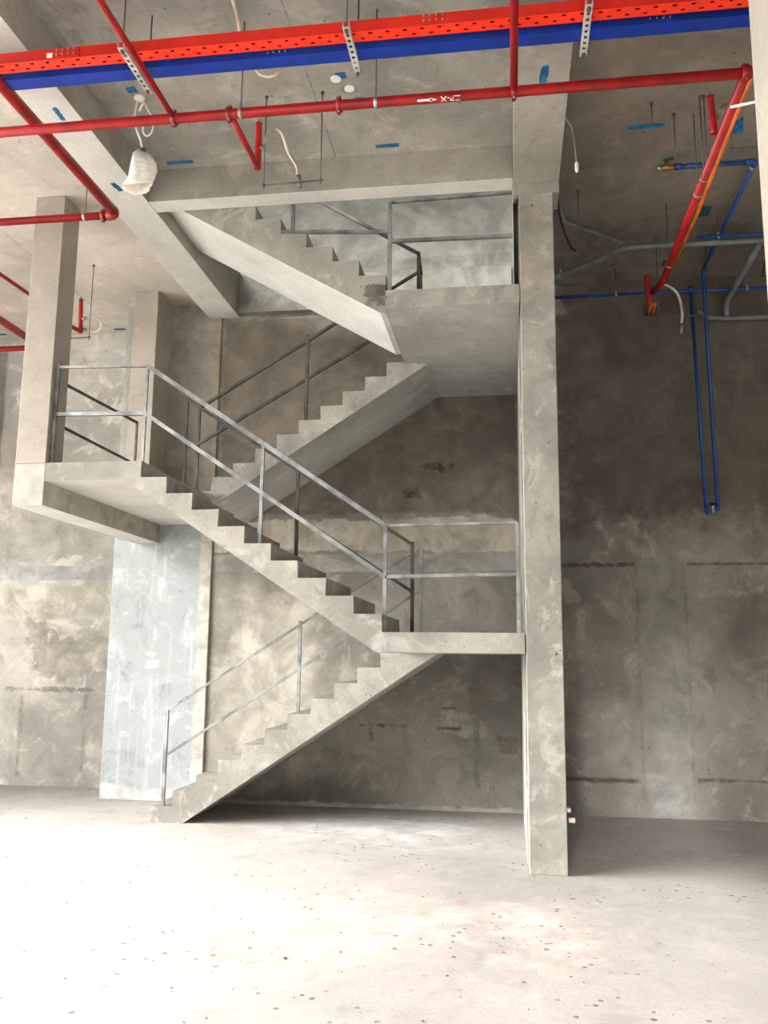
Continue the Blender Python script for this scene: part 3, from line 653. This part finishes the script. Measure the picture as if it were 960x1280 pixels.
t = thing('loose_cable', 'thin white cable with a plug hanging from the beam edge in the dark bay', 'cable', (.39, 4.14, 3.4))
obj('cord', MB().tube(smooth_path([(.2925, 4.05, 3.66), (.32, 4.1, 3.668), (.345, 4.13, 3.64), (.358, 4.135, 3.55), (.365, 4.135, 3.45)]), .0035, 8), 'hose', t)
obj('plug', MB().tube([(.365, 4.135, 3.458), (.366, 4.135, 3.448), (.366, 4.135, 3.415), (.366, 4.135, 3.405)], [.006, .010, .010, .006], 10), 'white', t)
tag(obj('cable', MB().tube(smooth_path([(.30, 4.60, 3.64), (.302, 4.62, 3.50), (.33, 4.70, 3.40), (.38, 4.85, 3.36), (.42, 5.0, 3.40)]), .006, 8), 'black'), 'black cable sagging behind the tall column top', 'cable')
tag(obj('white_conduit', MB().tube([(.905, 3.35, 3.185), (1.1, 3.30, 3.185)], .0055, 10), 'white'), 'short white conduit stub crossing the red pipe beside the cream column', 'conduit')
t = thing('wall_socket', 'small pale outlet box with white plug low on the tall column', 'socket', (.257, 4.45, .23))
obj('box', MB().box(.2575, .279, 4.42, 4.47, .276, .294), 'galv_pale', t)
obj('cord', MB().tube([(.272, 4.45, .277), (.276, 4.45, .245)], .005, 8), 'red_coupling', t)
obj('plug', MB().tube([(.270, 4.45, .235), (.300, 4.45, .235)], .0125, 12), 'white', t)

# ------------------------------------------------------------------ blue paint marks left on the ceiling
def mark(label, cx, cy, z, L, Wd, ang=0, mat='mark', ragged=.25):
    n = 12; top = []; bot = []
    for i in range(n+1):
        u = -L/2+L*i/n; e = 1-ragged*random.random()*(1.6 if i in (0, n) else .5)
        top.append((u, Wd/2*e)); bot.append((u, -Wd/2*(1-ragged*random.random()*.6)))
    P = top+bot[::-1]; ca, sa = math.cos(ang), math.sin(ang)
    poly = [(cx+x*ca-yy*sa, cy+x*sa+yy*ca) for x, yy in P]
    tag(obj('paint_mark', MB().flat(poly, z-.0012, z-.0001), mat), label, 'paint mark')
mark('blue paint dash on the ceiling right of the bagged lamp', -1.767, 4.239, ZH, .15, .032)
mark('blue paint dash on the ceiling between hose and long beam', -0.609, 4.223, ZH, .125, .034)
mark('long blue paint dash on the ceiling of the right bay', 0.726, 4.219, ZH, .18, .040)
mark('ragged blue paint patch on the overhead beam beside the trays', 0.181, 3.478, ZB0, .115, .038, math.radians(95), ragged=.6)
mark('slanted blue paint streak on the low ceiling by the blue tray', -2.055, 3.478, ZB0, .10, .028, math.radians(92), ragged=.6)
mark('slanted blue paint streak on the low ceiling left of the bagged lamp', -2.069, 4.126, ZB0, .085, .035, math.radians(80), ragged=.5)
mark('small blue paint dash on the ceiling left of the rear column', -3.098, 6.387, ZL, .10, .040)
mark('small blue paint dash on the ceiling at the far left edge', -4.144, 6.387, ZL, .11, .035)
mark('blue paint smudge partly behind a white ceiling cover', -0.747, 3.632, ZH, .05, .045)
mark('round blue paint blot just above the red main pipe', -0.689, 3.825, ZH, .05, .055)
mark('dark blue paint patch next to the ceiling rose of the bagged lamp', -1.767, 3.607, ZH, .05, .045)
mark('dim blue paint square on the slab right of the sloping red pipe', 1.180, 5.051, ZR, .07, .13, 0, 'mark_dark')
mark('dim blue paint square on the slab near the end of the sloping red pipe', 1.088, 5.736, ZR, .07, .11, 0, 'mark_dark')
mark('blue paint scribble on the slab beside the cream corner column', 1.175, 4.274, ZH, .07, .17, math.radians(-12), ragged=.8)

# ------------------------------------------------------------------ crumbs on the floor
m = MB()
for i in range(420):
    x = random.uniform(-3.2, 1.8); yy = random.uniform(2.0, 5.8)
    if yy > 5.15 and x > -2.3: continue
    if .0 < x < .3 and yy > 4.2: continue
    r_ = random.uniform(.0018, .0045)*(1.6 if random.random() < .1 else 1)
    g = bmesh.ops.create_icosphere(m.b, subdivisions=1, radius=r_)
    for v in g['verts']:
        v.co = Vector((v.co.x*random.uniform(.8, 1.5)+x, v.co.y*random.uniform(.8, 1.3)+yy, v.co.z*.6+r_*.55))
o = tag(obj('rubble_crumbs', m, concrete('rubble_concrete', (.60, .57, .54), pits=0)), 'crumbs of broken mortar scattered over the bare floor', 'rubble'); o['kind'] = 'stuff'

# ------------------------------------------------------------------ light: bright hazy daylight through the openings
w = bpy.data.worlds.new('daylight'); scene.world = w; w.use_nodes = True
SIDE = -.8
SKY, GLOW, GLOW_POW, GLOW_K = 2.0, (-.93, -.1, .38), 5, 33.0
nt = w.node_tree; bg = nt.nodes['Background']
geo = nt.nodes.new('ShaderNodeTexCoord'); sx = nt.nodes.new('ShaderNodeSeparateXYZ'); nt.links.new(geo.outputs['Generated'], sx.inputs[0])
def wm(op, a, b=0.0, c=0.0, clamp=False):
    n = nt.nodes.new('ShaderNodeMath'); n.operation = op; n.use_clamp = clamp
    for i, v in enumerate((a, b, c)):
        if isinstance(v, bpy.types.NodeSocket): nt.links.new(v, n.inputs[i])
        else: n.inputs[i].default_value = v
    return n.outputs[0]
up = wm('MAXIMUM', sx.outputs[2], 0.0)
side = wm('MULTIPLY_ADD', sx.outputs[0], SIDE, .82)         # brighter on the sun's side
sky = wm('MULTIPLY', wm('MULTIPLY_ADD', up, 2.6, .35), wm('MAXIMUM', side, .12))   # overcast: brighter overhead
gx, gy, gz = Vector(GLOW).normalized()                    # the sun behind thin cloud
dt = wm('ADD', wm('ADD', wm('MULTIPLY', sx.outputs[0], gx), wm('MULTIPLY', sx.outputs[1], gy)), wm('MULTIPLY', sx.outputs[2], gz))
glow = wm('POWER', wm('MAXIMUM', dt, 0.0), GLOW_POW)
nt.links.new(wm('MULTIPLY', wm('MULTIPLY_ADD', glow, GLOW_K, sky), SKY), bg.inputs[1])
bg.inputs[0].default_value = (1.0, .992, .972, 1)
sl = bpy.data.lights.new('hazy_sun', 'SUN'); sl.energy = 7.0; sl.angle = math.radians(10); sl.color = (1, .985, .96)
so = bpy.data.objects.new('hazy_sun', sl); C.objects.link(so)
so.rotation_euler = Vector((-.17, -1.0, .28)).to_track_quat('Z', 'Y').to_euler()
def portal(loc, rot, sx, sy):
    l = bpy.data.lights.new('window_portal', 'AREA'); l.shape = 'RECTANGLE'; l.size = sx*S; l.size_y = sy*S; l.cycles.is_portal = True
    o = bpy.data.objects.new('window_portal', l); C.objects.link(o); o.location = Vector(loc)*S; o.rotation_euler = rot
portal((XW-.25, (YF+5.0)/2, 1.8), (0, math.radians(-90), 0), 3.6, 5.0-YF)
portal((1.05, YF-.25, 1.3), (math.radians(90), 0, 0), 3.1, 2.6)
portal((XW-.25, 3.8, 4.7), (0, math.radians(-90), 0), 1.8, 5.6)

# ------------------------------------------------------------------ camera
f_px, pit, yaw, roll = 1092.2, math.radians(9.3816), math.radians(8.1635), math.radians(.58065)
fw = Vector((-math.sin(yaw)*math.cos(pit), math.cos(yaw)*math.cos(pit), math.sin(pit)))
r0 = Vector((math.cos(yaw), math.sin(yaw), 0)); u0 = r0.cross(fw)
rr = math.cos(roll)*r0+math.sin(roll)*u0; uu = -math.sin(roll)*r0+math.cos(roll)*u0
cd = bpy.data.cameras.new('camera'); cam = bpy.data.objects.new('camera', cd); C.objects.link(cam)
mw = Matrix((rr, uu, -fw)).transposed().to_4x4(); mw.translation = Vector((0, 0, S)); cam.matrix_world = mw
cd.sensor_fit = 'VERTICAL'; cd.sensor_height = 32; cd.lens = f_px/1280*32; cd.clip_start = .05; cd.clip_end = 500
scene.camera = cam
scene.view_settings.view_transform = 'Standard'; scene.view_settings.look = 'None'
scene.view_settings.exposure = -0.32; scene.view_settings.gamma = 1; scene.view_settings.use_curve_mapping = False
scene.cycles.max_bounces = 10; scene.cycles.diffuse_bounces = 6; scene.cycles.use_denoising = True
scene.cycles.sample_clamp_indirect = 8
